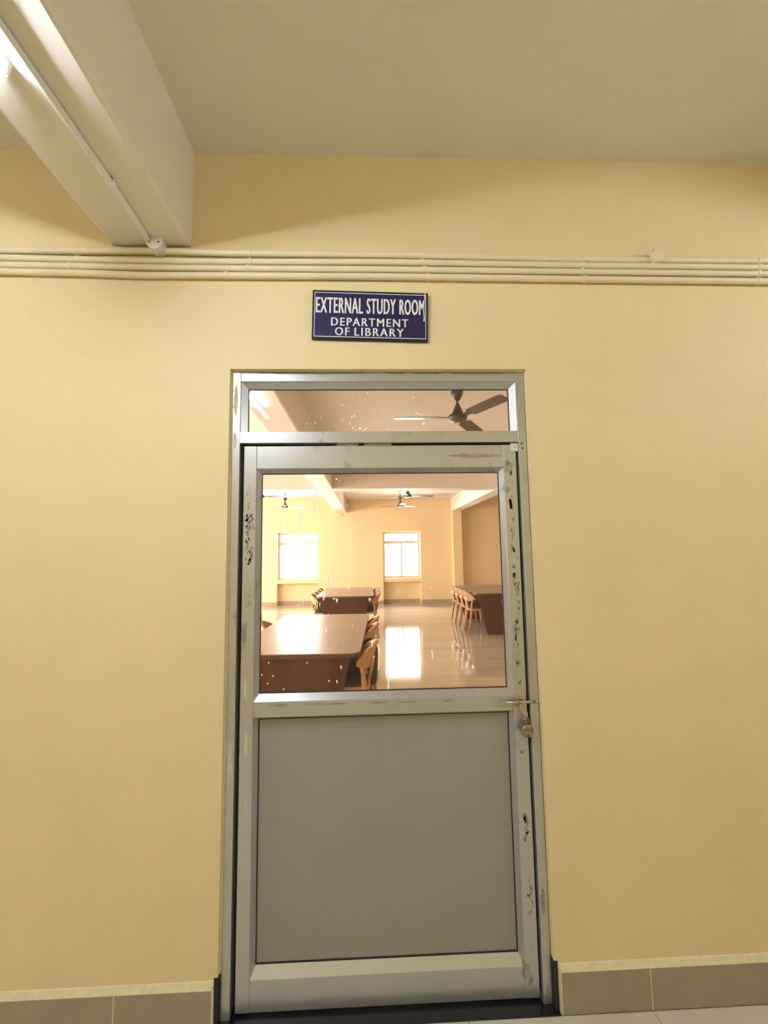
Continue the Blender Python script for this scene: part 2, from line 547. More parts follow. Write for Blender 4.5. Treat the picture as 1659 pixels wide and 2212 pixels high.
stl = lbox('stile', LX0, SX0, 0.014, 1.872)
strr = lbox('stile', SX1, LX1, 0.014, 1.872)
top_rail = lbox('top_rail', SX0, SX1, 1.788, 1.872, y0=LY0 + 0.001)
lock_rail = lbox('lock_rail', SX0, SX1, 0.925, 0.976, y0=LY0 + 0.001)
bot_rail = lbox('bottom_rail', SX0, SX1, 0.014, 0.108, y0=LY0 + 0.001)
GY = 0.057 - 0.05
r = bead_ring(dl, SX0, SX1, 0.976 + dz, 1.788 + dz, 0.015, LY0 + 0.003, GY - 0.004, wt={'b': 0.022})
gasket(dl, r, GY - 0.003)
pane = box('glass_pane', r[0] - 0.004, r[1] + 0.004, GY, GY + 0.004, r[2] - 0.004, r[3] + 0.004, 'door_glass', dl)
r = bead_ring(dl, SX0, SX1, 0.108 + dz, 0.925 + dz, 0.013, LY0 + 0.003, GY - 0.002, wt={'b': 0.028, 't': 0.012})
gasket(dl, r, GY - 0.001)
box('lower_panel', r[0] - 0.004, r[1] + 0.004, GY + 0.001, GY + 0.009, r[2] - 0.004, r[3] + 0.004, 'panel_board', dl)
lbox('pivot_plate', 0.480, 0.5075, 1.846, 1.877, 'white_plastic', LY0 - 0.006, LY0 + 0.002, 0.001)
lathe('screw', [(0.0025, -0.0075), (0.0025, -0.005)], 'steel', dl, 10, (0.497, LY0, 1.861 + dz), 'y')
# smears of plaster on stiles and rails
smear('plaster_smear', 0.245, 0.452, 1.822 + dz, 1.842 + dz, LY0 + 0.001, 'plaster_grey', top_rail and dl)
def flecks(x0, x1, z0, z1, n, size, mat, tilt=0.6):
    """one dirty patch: many small ragged flecks of dried plaster"""
    bm = bmesh.new()
    for _ in range(n):
        cx, cz = random.uniform(x0, x1), random.uniform(z0, z1)
        L = size * random.uniform(0.5, 1.6); W = L * random.uniform(0.25, 0.6)
        an = random.choice((1, -1)) * random.uniform(0.2, 1.0) * tilt + math.pi / 2
        N = 9
        ring = []
        for k in range(N):
            t = 2 * math.pi * k / N
            q = random.uniform(0.55, 1.0)
            u, v = L * q * math.cos(t), W * q * math.sin(t)
            x = min(max(cx + u * math.cos(an) - v * math.sin(an), x0 - 0.004), x1 + 0.004)
            ring.append((x, cz + u * math.sin(an) + v * math.cos(an)))
        fr_ = [bm.verts.new((p[0], LY0 - 0.0003, p[1] + dz)) for p in ring]
        bk_ = [bm.verts.new((p[0], LY0 + 0.0006, p[1] + dz)) for p in ring]
        bm.faces.new(fr_); bm.faces.new(bk_[::-1])
        for k in range(N):
            bm.faces.new((fr_[k], bk_[k], bk_[(k + 1) % N], fr_[(k + 1) % N]))
    return finish('plaster_flecks', bm, mat, dl)


for (a, b, c, d, n, sz) in ((0.464, 0.482, 1.70, 1.80, 5, 0.016), (0.468, 0.480, 1.58, 1.69, 9, 0.012), (0.468, 0.478, 1.47, 1.57, 7, 0.012), (0.470, 0.492, 1.41, 1.46, 4, 0.010),
                            (0.470, 0.490, 1.32, 1.40, 12, 0.010), (0.478, 0.490, 1.25, 1.31, 4, 0.010), (0.466, 0.484, 1.14, 1.23, 16, 0.011), (0.470, 0.484, 1.06, 1.12, 5, 0.009), (0.472, 0.484, 1.0, 1.05, 4, 0.007),
                            (0.470, 0.486, 0.78, 0.84, 3, 0.008), (0.470, 0.486, 0.50, 0.62, 7, 0.014), (0.470, 0.490, 0.27, 0.38, 9, 0.012)):
    flecks(a, b, c, d, n, sz, 'plaster_grey')
for (a, b, c, d, n, sz) in ((-0.484, -0.456, 1.54, 1.63, 20, 0.009), (-0.484, -0.458, 1.44, 1.54, 20, 0.009), (-0.480, -0.458, 1.30, 1.43, 9, 0.007), (-0.480, -0.462, 1.64, 1.74, 6, 0.006)):
    flecks(a, b, c, d, n, sz, 'plaster_grey', 0.9)
for (a, b, c, d) in ((-0.484, -0.468, 0.99, 1.05), (-0.478, -0.464, 0.80, 0.88), (-0.474, -0.460, 0.60, 0.68)):
    smear('plaster_smear', a, b, c + dz, d + dz, LY0, 'plaster_pale', dl)
for (a, b) in ((-0.40, -0.33), (-0.28, -0.12), (-0.06, 0.02), (0.05, 0.12), (0.20, 0.24)):
    smear('plaster_smear', a, b, 0.960 + dz, 0.968 + dz, LY0 + 0.001, 'plaster_grey', dl)
for (a, b) in ((-0.16, -0.08), (-0.06, 0.04)):
    box('packing_strip', a, b, LY0 + 0.006, LY0 + 0.012, 1.872 + dz, 1.878 + dz, 'white_plastic', dl)

# sliding bolt (on the leaf), with staples and hanging hasp
bz = 0.957 + dz
by = LY0 - 0.012
bolt = tube('sliding_bolt', [(0.408, by, bz), (0.530, by, bz)], 0.0046, 'steel', dl)
tube('bolt_knob', [(0.5285, by - 0.009, bz + 0.001), (0.5285, by, bz), (0.5285, by + 0.010, bz)], 0.0042, 'steel', bolt)
for x in (0.415, 0.462, 0.486):
    box('bolt_staple', x - 0.003, x + 0.003, by - 0.006, LY0 + 0.0005, bz - 0.007, bz + 0.007, 'steel', dl, 0.001)
box('latch_plate', 0.435, 0.497, LY0 - 0.0015, LY0 + 0.0005, bz - 0.02, bz + 0.02, 'steel', dl, 0.0005)
prism('hasp', [(0.466, bz - 0.002), (0.482, bz - 0.002), (0.484, bz - 0.018), (0.494, bz - 0.032), (0.494, bz - 0.052), (0.489, bz - 0.058), (0.481, bz - 0.056), (0.478, bz - 0.036), (0.468, bz - 0.024), (0.464, bz - 0.012)], 'y', by - 0.0095, by - 0.007, 'steel', dl, 0.0006)

# padlock: a thing of its own hanging from the hasp
pz = 0.867
pk = tag(empty('padlock', (0.487, 0.004, pz - 0.022)), 'small round steel padlock hanging from the bolt of the door', 'padlock')
pb = lathe('lock_body', [(0.014, -0.0085), (0.0195, -0.0075), (0.0215, -0.005), (0.0215, 0.005), (0.0195, 0.0075), (0.014, 0.0085)], 'chrome', pk, 32, (0, 0, 0.022), 'y')
smooth_by_angle(pb, 50)
box('keyhole', -0.0014, 0.0014, -0.0092, -0.008, 0.002, 0.013, 'black', pb)
pts = [(-0.008, 0, 0.040), (-0.008, 0, 0.056)] + [(-0.008 * math.cos(t), 0, 0.056 + 0.009 * math.sin(t)) for t in [math.pi * k / 8 for k in range(1, 8)]] + [(0.008, 0, 0.056), (0.008, 0, 0.040)]
tube('shackle', pts, 0.003, 'chrome', pk)
boxes('shackle_collar', [(-0.0125, 0.0125, -0.006, 0.006, 0.038, 0.0445)], 'chrome', pk, 0.001)

# ------------------------------------------------------------------ paint drips and specks on the glass
def drip(pts, wpx):
    y = 0.0555
    c = [at(px, py, y) - dl.location for px, py in pts]
    bm = bmesh.new()
    hw = wpx * 1.3 * 1.55 / F_PX / 2
    L = []; R = []
    n = len(c)
    seq = []
    for i in range(n - 1):
        for k in range(4):
            seq.append(c[i].lerp(c[i + 1], k / 4))
    seq.append(c[-1])
    N = len(seq)
    ring = []
    for i, p in enumerate(seq):
        t = i / (N - 1)
        h = hw * (0.55 + 0.5 * abs(math.sin(7 * t + len(pts) * 2 + pts[0][0])) * 0.5 + 0.35 * (1 - t))
        ring.append([bm.verts.new((p.x - h, GY - 0.0003, p.z)), bm.verts.new((p.x, GY - 0.0015, p.z)), bm.verts.new((p.x + h, GY - 0.0003, p.z))])
    for a, b in zip(ring, ring[1:]):
        bm.faces.new((a[0], a[1], b[1], b[0])); bm.faces.new((a[1], a[2], b[2], b[1]))
    return finish('paint_drip', bm, 'paint_drop', pane, smooth=False)


def c4(*p): return [(540 + x / 5.925, 1010 + y / 5.925) for x, y in p]
def c6(*p): return [(540 + x / 5.72, 1240 + y / 5.72) for x, y in p]
def c7(*p): return [(820 + x / 5.72, 1240 + y / 5.72) for x, y in p]


for p, wd in ((c4((840, 330), (832, 480), (826, 560), (805, 615)), 3.2), (c4((690, 545), (680, 610), (650, 665), (642, 780)), 2.8), (c4((640, 570), (632, 655)), 2.4),
              (c4((393, 675), (384, 730), (386, 850)), 2.6), (c4((888, 830), (886, 900), (880, 990)), 3.2), (c4((1170, 905), (1166, 970)), 2.6),
              (c4((998, 1215), (996, 1280), (984, 1365)), 3.0), (c4((1012, 1295), (1004, 1330)), 2.2), (c4((1018, 1380), (1010, 1530)), 2.8),
              (c4((1080, 1350), (1076, 1440), (1068, 1535)), 3.0), (c4((955, 1540), (950, 1640), (938, 1700)), 3.0), (c4((1268, 1510), (1262, 1565)), 2.4),
              (c6((935, 660), (942, 690), (936, 730)), 2.6), (c6((1070, 1310), (1078, 1350)), 2.0), (c6((1070, 305), (1076, 350)), 3.2), (c6((1032, 295), (1038, 318)), 2.8),
              (c6((1120, 1135), (1130, 1170)), 2.6), (c6((1575, 870), (1594, 930), (1586, 1190)), 2.4), (c6((1500, 820), (1510, 900)), 2.2), (c6((975, 1310), (978, 1332)), 2.2),
              (c7((640, 945), (652, 990), (655, 1050)), 2.6), (c7((105, 1150), (110, 1300), (105, 1445)), 2.8), (c7((1085, 1090), (1075, 1165)), 3.2), (c7((1148, 1125), (1160, 1168)), 3.6),
              (c7((905, 850), (896, 940)), 2.2), (c7((1105, 985), (1103, 1055)), 2.2), (c7((965, 850), (960, 900)), 2.2), (c7((1040, 940), (1012, 1075)), 2.0)):
    drip(p, wd)


def specks(name, lst, parent, yw):
    bm = bmesh.new()
    for px, py, rp in lst:
        p = at(px, py, yw - 0.0014) - parent.parent.location
        rr = rp * 1.15 * 1.53 / F_PX
        cv = bm.verts.new((p.x, p.y - 0.0008, p.z))
        ring = [bm.verts.new((p.x + rr * math.cos(k * math.pi / 4), p.y + 0.0006, p.z + rr * math.sin(k * math.pi / 4))) for k in range(8)]
        for k in range(8):
            bm.faces.new((cv, ring[(k + 1) % 8], ring[k]))
    o = finish(name, bm, 'paint_drop', parent)
    o['kind'] = 'stuff'
    return o


random.seed(11)
S1 = [(x_, y_, r_) for (x_, y_), r_ in zip(c4((452, 92), (417, 165), (412, 180), (308, 185), (235, 255), (405, 265), (545, 135), (710, 125), (645, 220), (965, 65), (1108, 148), (1145, 172), (1388, 172), (400, 480), (215, 535), (722, 493), (147, 660), (307, 682), (368, 630), (400, 620), (512, 627), (930, 460), (1022, 457), (760, 630), (878, 622), (1170, 648), (1242, 485), (1440, 713), (1370, 868), (1583, 853), (1450, 950), (1480, 1090), (1247, 1047), (1012, 975), (1570, 1217), (297, 1300), (210, 1187), (270, 1385), (220, 1040), (272, 1047), (237, 1085), (280, 1090), (935, 1357), (1187, 1380), (838, 1480), (345, 1695), (1015, 1580), (1525, 1680), (490, 750), (445, 745), (475, 797)), [1.8, 2.2, 1.8, 1.6, 1.8, 1.5, 1.2, 1.4, 1.2, 2.2, 1.8, 1.2, 1.2, 1.8, 1.2, 1.5] + [1.3] * 40)]
S1 += [(x_, y_, 1.4) for x_, y_ in c7((245, 212), (637, 182), (835, 168), (1005, 975), (935, 180)) + c6((230, 1097), (145, 1245), (285, 1262), (215, 1355), (702, 1098), (655, 352), (598, 380), (1268, 638), (925, 520), (965, 500), (415, 1425))]
for _ in range(60):
    S1.append((random.uniform(560, 1085), random.uniform(1025, 1300), random.uniform(0.5, 0.9)))
specks('paint_specks', S1, pane, 0.057)
T1 = [(480 + x_ / 4.74, 780 + y_ / 4.74, r_) for x_, y_, r_ in ((1488, 325, 1.6), (1335, 348, 1.3), (1463, 398, 1.2), (1228, 450, 1.4), (1307, 468, 0.9), (1545, 495, 1.2), (1352, 563, 1.6), (1327, 577, 1.5), (1010, 578, 1.1), (1230, 606, 1.4), (1192, 586, 1.0), (1315, 625, 1.2), (1302, 645, 1.4), (1545, 628, 1.3), (953, 632, 1.1), (865, 641, 1.1), (1160, 660, 1.0), (1338, 684, 1.5), (1410, 690, 2.4), (1472, 690, 1.6), (1455, 703, 1.5), (1362, 706, 1.2), (688, 652, 1.0), (1135, 303, 1.0), (720, 690, 1.4), (1625, 648, 1.2))]
T1 += [(820 + x_ / 4.74, 780 + y_ / 4.74, r_) for x_, y_, r_ in ((345, 372, 1.8), (50, 290, 1.8), (42, 508, 1.2), (447, 638, 3.0), (15, 648, 1.2), (232, 680, 1.1), (80, 690, 1.0), (375, 535, 2.2), (400, 545, 1.8), (430, 548, 1.8), (195, 328, 0.9))]
specks('paint_specks', T1, tg, 0.0515)

# ================================================================== SIGN
sg = tag(empty('door_sign', (-0.032, -0.003, 2.347)), 'dark blue name board with white lettering above the door', 'sign')
sg.rotation_euler = (0, math.radians(1.35), 0)
SW, SH = 0.4245, 0.187
box('sign_board', -SW / 2, SW / 2, -0.009, 0.003, -SH / 2, SH / 2, 'sign_dark', sg, 0.0008)
box('sign_face', -SW / 2 + 0.008, SW / 2 - 0.008, -0.0096, -0.0088, -SH / 2 + 0.008, SH / 2 - 0.008, 'sign_blue', sg)
g = 0.0105
for (a, b, c, d) in ((-SW / 2 + g - 0.0035, SW / 2 - g + 0.0035, SH / 2 - g, SH / 2 - g + 0.0026), (-SW / 2 + g - 0.0035, SW / 2 - g + 0.0035, -SH / 2 + g - 0.0026, -SH / 2 + g),
                     (-SW / 2 + g - 0.0035, -SW / 2 + g - 0.0012, -SH / 2 + g, SH / 2 - g), (SW / 2 - g + 0.0012, SW / 2 - g + 0.0035, -SH / 2 + g, SH / 2 - g)):
    box('border_line', a, b, -0.0100, -0.0090, c, d, 'sign_white', sg)
# torn strip of tape along the right border
prism('tape_strip', [(SW / 2 - 0.0165, -0.017), (SW / 2 - 0.0120, -0.017), (SW / 2 - 0.0105, 0.091), (SW / 2 - 0.0135, 0.091)], 'y', -0.0108, -0.0098, 'sign_white', sg)


def lettering(body, x0, x1, z0, z1, bold, spacing=1.12):
    cu = bpy.data.curves.new('lettering', 'FONT')
    cu.body = body; cu.size = 1.0; cu.extrude = 0.0; cu.resolution_u = 3
    cu.space_character = spacing
    to = bpy.data.objects.new('tmp_text', cu); C.objects.link(to)
    bpy.context.view_layer.update()
    me = bpy.data.meshes.new_from_object(to.evaluated_get(bpy.context.evaluated_depsgraph_get()))
    bpy.data.objects.remove(to, do_unlink=True)
    xs = [v.co.x for v in me.vertices]; ys = [v.co.y for v in me.vertices]
    mx, Mx, my, My = min(xs), max(xs), min(ys), max(ys)
    vt, fc = [], []
    polys = [tuple(p.vertices) for p in me.polygons]
    for q_, k in enumerate((-1, -0.34, 0.33, 1)):            # heavier strokes: the same glyphs laid side by side
        o_ = len(vt)
        for v in me.vertices:
            vt.append((x0 + bold + (v.co.x - mx) / (Mx - mx) * (x1 - x0 - 2 * bold) + k * bold, -0.0102 - 0.0002 * q_, z0 + (v.co.y - my) / (My - my) * (z1 - z0)))
        fc += [tuple(i + o_ for i in p) for p in polys]
    m2 = bpy.data.meshes.new('lettering'); m2.from_pydata(vt, [], fc); m2.update()
    return link('lettering', m2, 'sign_white', sg)


def sx(X): return -SW / 2 + (X - 98) / (1562 - 98) * SW


lettering('EXTERNAL', sx(140), sx(738), 0.006, 0.0655, 0.0014)
lettering('STUDY', sx(780), sx(1152), 0.006, 0.0655, 0.0014)
lettering('ROOM', sx(1196), sx(1520), 0.006, 0.0655, 0.0014)
lettering('DEPARTMENT', sx(335), sx(1312), -0.0420, -0.0115, 0.0010, 1.22)
lettering('OF', sx(387), sx(570), -0.0790, -0.0485, 0.0010, 1.22)
lettering('LIBRARY', sx(632), sx(1256), -0.0790, -0.0485, 0.0010, 1.22)
for x in (sx(150), sx(1505)):
    lathe('screw', [(0.0022, -0.0106), (0.0022, -0.0095)], 'steel', sg, 10, (x, 0, -0.014), 'y')

# ================================================================== CONDUITS ON THE WALL
rows = {
    'uppermost': [(-60, 540), (0, 541), (150, 542), (300, 542.5), (345, 543), (500, 547.5), (820, 551), (1260, 561), (1659, 565), (1720, 566)],
    'second': [(-60, 556), (0, 557), (300, 564), (500, 566), (820, 566.5), (1260, 574), (1659, 578.6), (1720, 579)],
    'third': [(-60, 571), (0, 572), (300, 578), (500, 580.5), (820, 582.5), (1260, 588), (1659, 592.5), (1720, 593)],
    'lowest': [(-60, 585.5), (0, 586.5), (180, 590), (300, 594.6), (500, 595.7), (820, 597.5), (1260, 603.5), (1659, 608), (1720, 608.5)],
}
clips = {'uppermost': [170, 540, 911, 1259, 1637], 'second': [169, 541, 913, 1259, 1638], 'third': [152, 535, 918, 1256, 1637], 'lowest': [490, 925, 1263, 1636]}
PR = 0.0118
for nm, pl in rows.items():
    pts = [at(px, py, -PR - 0.001) for px, py in pl]
    zmid = pts[4].z
    pts = [Vector((CL + 0.01, pts[0].y, pts[0].z))] + pts + [Vector((CR - 0.01, pts[-1].y, pts[-1].z))]
    root = empty('conduit_pipe', (0, -PR - 0.001, zmid))
    tag(root, nm + ' of the four yellow painted conduit pipes across the wall', 'pipe', 'conduit pipes on the corridor wall')
    loc = root.location.copy()
    # resample so that bends are soft
    fine = []
    for a, b in zip(pts, pts[1:]):
        for k in range(4):
            fine.append(a.lerp(b, k / 4) - loc)
    fine.append(pts[-1] - loc)
    tube('pipe', fine, PR, 'pipe_paint', root, 14)
    for cx in clips[nm]:
        for (a, b) in zip(pl, pl[1:]):
            if a[0] <= cx <= b[0]:
                cy = a[1] + (b[1] - a[1]) * (cx - a[0]) / (b[0] - a[0])
        p = at(cx, cy, -PR - 0.001) - loc
        bm = bmesh.new()
        add_tube(bm, [(p.x - 0.005, p.y, p.z), (p.x + 0.005, p.y, p.z)], PR + 0.0022, 16)
        add_tube(bm, [(p.x, p.y + 0.009, p.z + PR - 0.002), (p.x, p.y + 0.009, p.z + PR + 0.007)], 0.004, 8)
        finish('saddle_clip', bm, 'pipe_paint', root, smooth=False)

# round junction boxes
def jbox(p, label, mat, rad=0.027, depth=0.04):
    e = tag(empty('junction_box', p), label, 'junction box')
    b = lathe('box_body', [(rad * 0.96, 0.0), (rad, -0.004), (rad, -depth + 0.004), (rad * 0.94, -depth)], mat, e, 24, (0, 0, 0), 'y')
    smooth_by_angle(b, 40)
    l = lathe('box_lid', [(rad * 1.06, -depth + 0.001), (rad * 1.06, -depth - 0.003), (rad * 0.98, -depth - 0.0045)], mat, e, 24, (0, 0, 0), 'y')
    smooth_by_angle(l, 40)
    return e


pj = at(342, 541, -0.02)
e = jbox((pj.x, -0.001, ZB - 0.013), 'white round junction box where the beam meets the wall', 'white_plastic', 0.028, 0.048)
lathe('screw', [(0.003, -0.053), (0.003, -0.05)], 'black', e, 10, (-0.017, 0, -0.006), 'y')
lathe('screw', [(0.003, -0.053), (0.003, -0.05)], 'black', e, 10, (0.017, 0, -0.006), 'y')
pj2 = at(1416, 556, -0.02)
e = jbox((pj2.x, -0.001, pj2.z), 'small yellow painted junction box above the pipes at the right', 'pipe_paint', 0.024, 0.030)
box('lid_lug', -0.026, -0.012, -0.034, -0.028, 0.012, 0.022, 'pipe_paint', e, 0.002)
lathe('screw', [(0.0018, -0.036), (0.0018, -0.033)], 'black', e, 8, (-0.019, 0, 0.018), 'y')

# conduit along the underside of the beam
cx_ = -0.812
bc = tag(empty('beam_conduit', (cx_, -0.3, ZB)), 'thin white conduit running along the underside of the beam', 'pipe')
tube('pipe', [(-0.014, 0.275, -0.010), (-0.006, 0.20, -0.010), (0.0, 0.02, -0.010), (0.0, -0.26, -0.010), (-0.002, -2.0, -0.010)], 0.0095, 'white_plastic', bc)
bm = bmesh.new(); add_tube(bm, [(0.001, 0.008, -0.010), (0.001, 0.022, -0.010)], 0.013, 16)
bm_box(bm, -0.024, 0.022, 0.008, 0.022, -0.004, 0.0)
finish('saddle_clip', bm, 'white_plastic', bc)

# ================================================================== TUBE LIGHTS
def tube_light(x, ya, yb, label, glow):
    e = tag(empty('tube_light', (x, (ya + yb) / 2, ZB)), label, 'tube light')
    h = (yb - ya) / 2
    prism('batten', [(-0.015, 0.0), (0.015, 0.0), (0.013, -0.014), (-0.013, -0.014)], 'y', -h, h, 'white_plastic', e)
    tube('lamp_tube', [(0, -h + 0.012, -0.028), (0, h - 0.012, -0.028)], 0.0125, glow, e, 16)
    for s in (-1, 1):
        box('end_cap', -0.013, 0.013, s * (h - 0.006) - 0.007, s * (h - 0.006) + 0.007, -0.036, -0.012, 'white_plastic', e, 0.003)


tube_light(-0.868, -1.79, -0.585, 'glowing white tube light under the beam at the top left corner', 'tube_glow')
tube_light(2.44, -1.79, -0.585, 'glowing corridor tube light outside the frame to the right', 'weak_tube_glow')
tube_light(-4.16, -1.79, -0.585, 'glowing corridor tube light outside the frame to the left', 'tube_glow')
tube_light(-0.876, 0.48, 1.69, 'glowing tube light inside the room seen through the transom', 'room_tube_glow')

# ================================================================== STUDY ROOM SHELL
tag(box('floor_room', XL - 0.2, XR + 0.2, WT, YF + 0.3, -0.12, 0.0, 'room_floor'), 'glossy beige stone floor of the study room', 'floor', kind=ST)
tag(box('ceiling_room', XL - 0.2, XR + 0.2, WT, YF + 0.3, ZC, ZC + 0.15, 'room_white'), 'pale ceiling of the study room behind the door', 'ceiling', kind=ST)
bk = boxes('wall_near', [(XL, -OX - 0.05, WT, WT + 0.01, 0, ZC), (OX + 0.05, XR, WT, WT + 0.01, 0, ZC), (-OX - 0.05, OX + 0.05, WT, WT + 0.01, OZ + 0.03, ZC)], 'room_paint')
tag(bk, 'peach painted inner face of the door wall', 'wall', kind=ST)

# far wall with window niches down to the floor
WIN = [(-5.62, -4.50), (-2.67, -1.50), (0.35, 1.43)]
ZS, ZT = 0.72, 2.06
T0, T1_ = YF, YF + 0.26
pieces = []
xs = XL - 0.2
for a, b in WIN:
    pieces.append((xs, a, T0, T1_, 0, ZC))
    pieces.append((a, b, T0, T1_, ZT, ZC))
    pieces.append((a, b, T0 + 0.19, T1_, 0, ZS - 0.10))     # thin apron below the sill
    xs = b
pieces.append((xs, XR + 0.2, T0, T1_, 0, ZC))
tag(boxes('wall_far', pieces, 'room_paint'), 'peach far wall of the study room with two bright windows', 'wall', kind=ST)
# the bay right of the beam stands a little proud
tag(boxes('wall_panel', [(-0.575, WIN[2][0], YF - 0.035, YF, 0, ZC), (WIN[2][1], 2.34, YF - 0.035, YF, 0, ZC), (WIN[2][0], WIN[2][1], YF - 0.035, YF, ZT, ZC)], 'room_paint'),
    'slightly projecting peach wall bay around the right window', 'wall', kind=ST)
tag(boxes('trim_2', [(XL, -0.83, YF - 0.02, YF, 2.52, ZC)], 'room_paint'), 'shallow peach lintel band above the left window', 'trim', kind=ST)
# side walls (unseen openings added to the left one to brighten the room)
LW = [(2.0, 3.3), (5.4, 6.7), (8.2, 9.5)]
pieces = []
ys = WT
for a, b in LW:
    pieces += [(XL - 0.2, XL, ys, a, 0, ZC), (XL - 0.2, XL, a, b, 0, ZS), (XL - 0.2, XL, a, b, ZT, ZC)]
    ys = b
pieces.append((XL - 0.2, XL, ys, YF, 0, ZC))
tag(boxes('wall_room_left', pieces, 'room_paint'), 'peach side wall of the study room out of view at the left', 'wall', kind=ST)
tag(box('wall_room_right', XR, XR + 0.2, WT, YF, 0, ZC, 'room_paint'), 'peach side wall of the study room out of view at the right', 'wall', kind=ST)
for a, b in LW:
    portal((XL - 0.19, (a + b) / 2, (ZS + ZT) / 2), (0, -math.pi / 2, 0), ZT - ZS, b - a)
for a, b in WIN:
    portal(((a + b) / 2, YF + 0.25, (ZS + ZT) / 2), (-math.pi / 2, 0, 0), b - a, ZT - ZS)

# room beams, column
beam('ceiling_beam', B0, B1, WT + 0.01, YF, 'room_white', 'long pale ceiling beam running into the study room')
beam('ceiling_beam', B1, 2.32, 5.98, 6.31, 'room_white', 'cross beam of the study room right of the long beam')
beam('ceiling_beam', XL, B0, 5.98, 6.31, 'room_white', 'cross beam of the study room left of the long beam')
beam('ceiling_beam', 2.32, 2.60, WT + 0.01, YF - 0.28, 'room_white', 'long pale ceiling beam at the right of the study room')
beam('ceiling_beam', 2.60, XR, 5.98, 6.31, 'room_white', 'cross beam of the study room beyond the right beam')
tag(box('column', 2.34, 2.60, YF - 0.28, YF, 0, ZC, 'room_paint', None, 0.006), 'square peach column at the far wall right of the windows', 'column', kind=ST)

# skirting of the far wall, with the set-back pieces in the niches
sk = tag(empty('baseboard_far', (0, YF - 0.02, 0)), 'brownish skirting tiles along the far wall of the room', 'skirting', kind=ST)


def sk_run(x0, x1, y):
    n = max(1, round((x1 - x0) / 0.6))
    for k in range(n):
        a = x0 + (x1 - x0) * k / n; b = x0 + (x1 - x0) * (k + 1) / n
        box('skirting_tile', a + 0.002, b - 0.002, y - 0.012 - sk.location.y, y - sk.location.y, 0.0, 0.11, 'room_skirting', sk, 0.001)


sk_run(XL, WIN[0][0], YF)
sk_run(WIN[0][1], WIN[1][0], YF)
sk_run(WIN[1][1], -0.575, YF)
sk_run(-0.575, WIN[2][0], YF - 0.035)
sk_run(WIN[2][1], 2.34, YF - 0.035)
sk_run(2.60, XR, YF)
for a, b in WIN:
    sk_run(a, b, YF + 0.19)


def window(n, a, b, label):
    y0, y1 = YF + 0.15, YF + 0.20
    e = tag(empty('window_%d' % n, ((a + b) / 2, y0, ZS)), label, 'window', kind=ST)
    X = e.location
    L = lambda nm, x0, x1, z0, z1, yy0=y0, yy1=y1, mat='window_alu', par=e: box(nm, x0 - X.x, x1 - X.x, yy0 - X.y, yy1 - X.y, z0 - X.z, z1 - X.z, mat, par)
    L('window_sill', a, b, ZS - 0.10, ZS, YF - 0.0, YF + 0.26, 'room_paint')
    w_ = 0.062
    L('frame_stile', a, a + w_, ZS, ZT); L('frame_stile', b - w_, b, ZS, ZT)
    L('frame_rail', a + w_, b - w_, ZT - w_, ZT); L('frame_rail', a + w_, b - w_, ZS, ZS + w_)
    zt = 1.71
    L('frame_rail', a + w_, b - w_, zt, zt + 0.085)
    m = (a + b) / 2
    L('mullion', m - 0.024, m + 0.024, ZS + w_, zt)
    L('pane', a + w_, b - w_, zt + 0.085, ZT - w_, y0 + 0.02, y0 + 0.024, 'window_glass')
    L('pane', a + w_, m - 0.024, ZS + w_, zt, y0 + 0.02, y0 + 0.024, 'window_glass')
    L('pane', m + 0.024, b - w_, ZS + w_, zt, y0 + 0.02, y0 + 0.024, 'window_glass')
    gb = []
    yy = y1 + 0.01 - X.y
    for k in range(1, 12):
        x = a + (b - a) * k / 12 - X.x
        gb.append((x - 0.005, x + 0.005, yy, yy + 0.01, 0, ZT - ZS))
    for z in (0.22, 0.45, 0.68, 0.90, 1.15):
        gb.append((a - X.x, b - X.x, yy + 0.002, yy + 0.008, z - 0.005, z + 0.005))
    boxes('grille', gb, 'grille_iron', e)


window(1, *WIN[1], 'bright left window of the far wall above a niche')
window(2, *WIN[2], 'bright right window of the far wall above a niche')
window(3, *WIN[0], 'window of the far wall hidden left of the door glass')

# ================================================================== CEILING FANS
def make_fan():
    e = empty('ceiling_fan')
    lathe('hook_rod', [(0.009, 0.0), (0.009, -0.12)], 'fan_brown', e, 10)
    c = lathe('canopy', [(0.030, -0.105), (0.053, -0.112), (0.055, -0.122), (0.045, -0.155), (0.024, -0.192), (0.013, -0.200)], 'fan_brown', e, 20)
    smooth_by_angle(c, 50)
    lathe('down_rod', [(0.009, -0.18), (0.009, -0.25)], 'fan_brown', e, 10)
    m = lathe('motor', [(0.012, -0.220), (0.022, -0.245), (0.040, -0.285), (0.050, -0.318), (0.074, -0.328), (0.083, -0.346), (0.080, -0.366), (0.060, -0.380), (0.03, -0.386)], 'fan_brown', e, 28)
    smooth_by_angle(m, 50)
    lathe('motor_ring', [(0.079, -0.367), (0.078, -0.373), (0.060, -0.3815), (0.05, -0.3815)], 'fan_blade', e, 28)
    for k in range(3):
        a = math.radians(120 * k)
        bm = bmesh.new()
        outl = [(0.075, -0.022), (0.15, -0.030), (0.17, -0.060), (0.53, -0.064), (0.56, -0.045), (0.56, 0.040), (0.535, 0.058), (0.17, 0.055), (0.15, 0.026), (0.075, 0.022)]
        tw = 0.16
        lo, hi = [], []
        for (x, y) in outl:
            z = -0.350 - y * tw
            X, Y = x * math.cos(a) - y * math.sin(a), x * math.sin(a) + y * math.cos(a)
            lo.append(bm.verts.new((X, Y, z - 0.003))); hi.append(bm.verts.new((X, Y, z + 0.003)))
        bm.faces.new(lo[::-1]); bm.faces.new(hi)
        n = len(outl)
        for i in range(n):
            bm.faces.new((lo[i], lo[(i + 1) % n], hi[(i + 1) % n], hi[i]))
        finish('blade', bm, 'fan_blade', e)
    return e


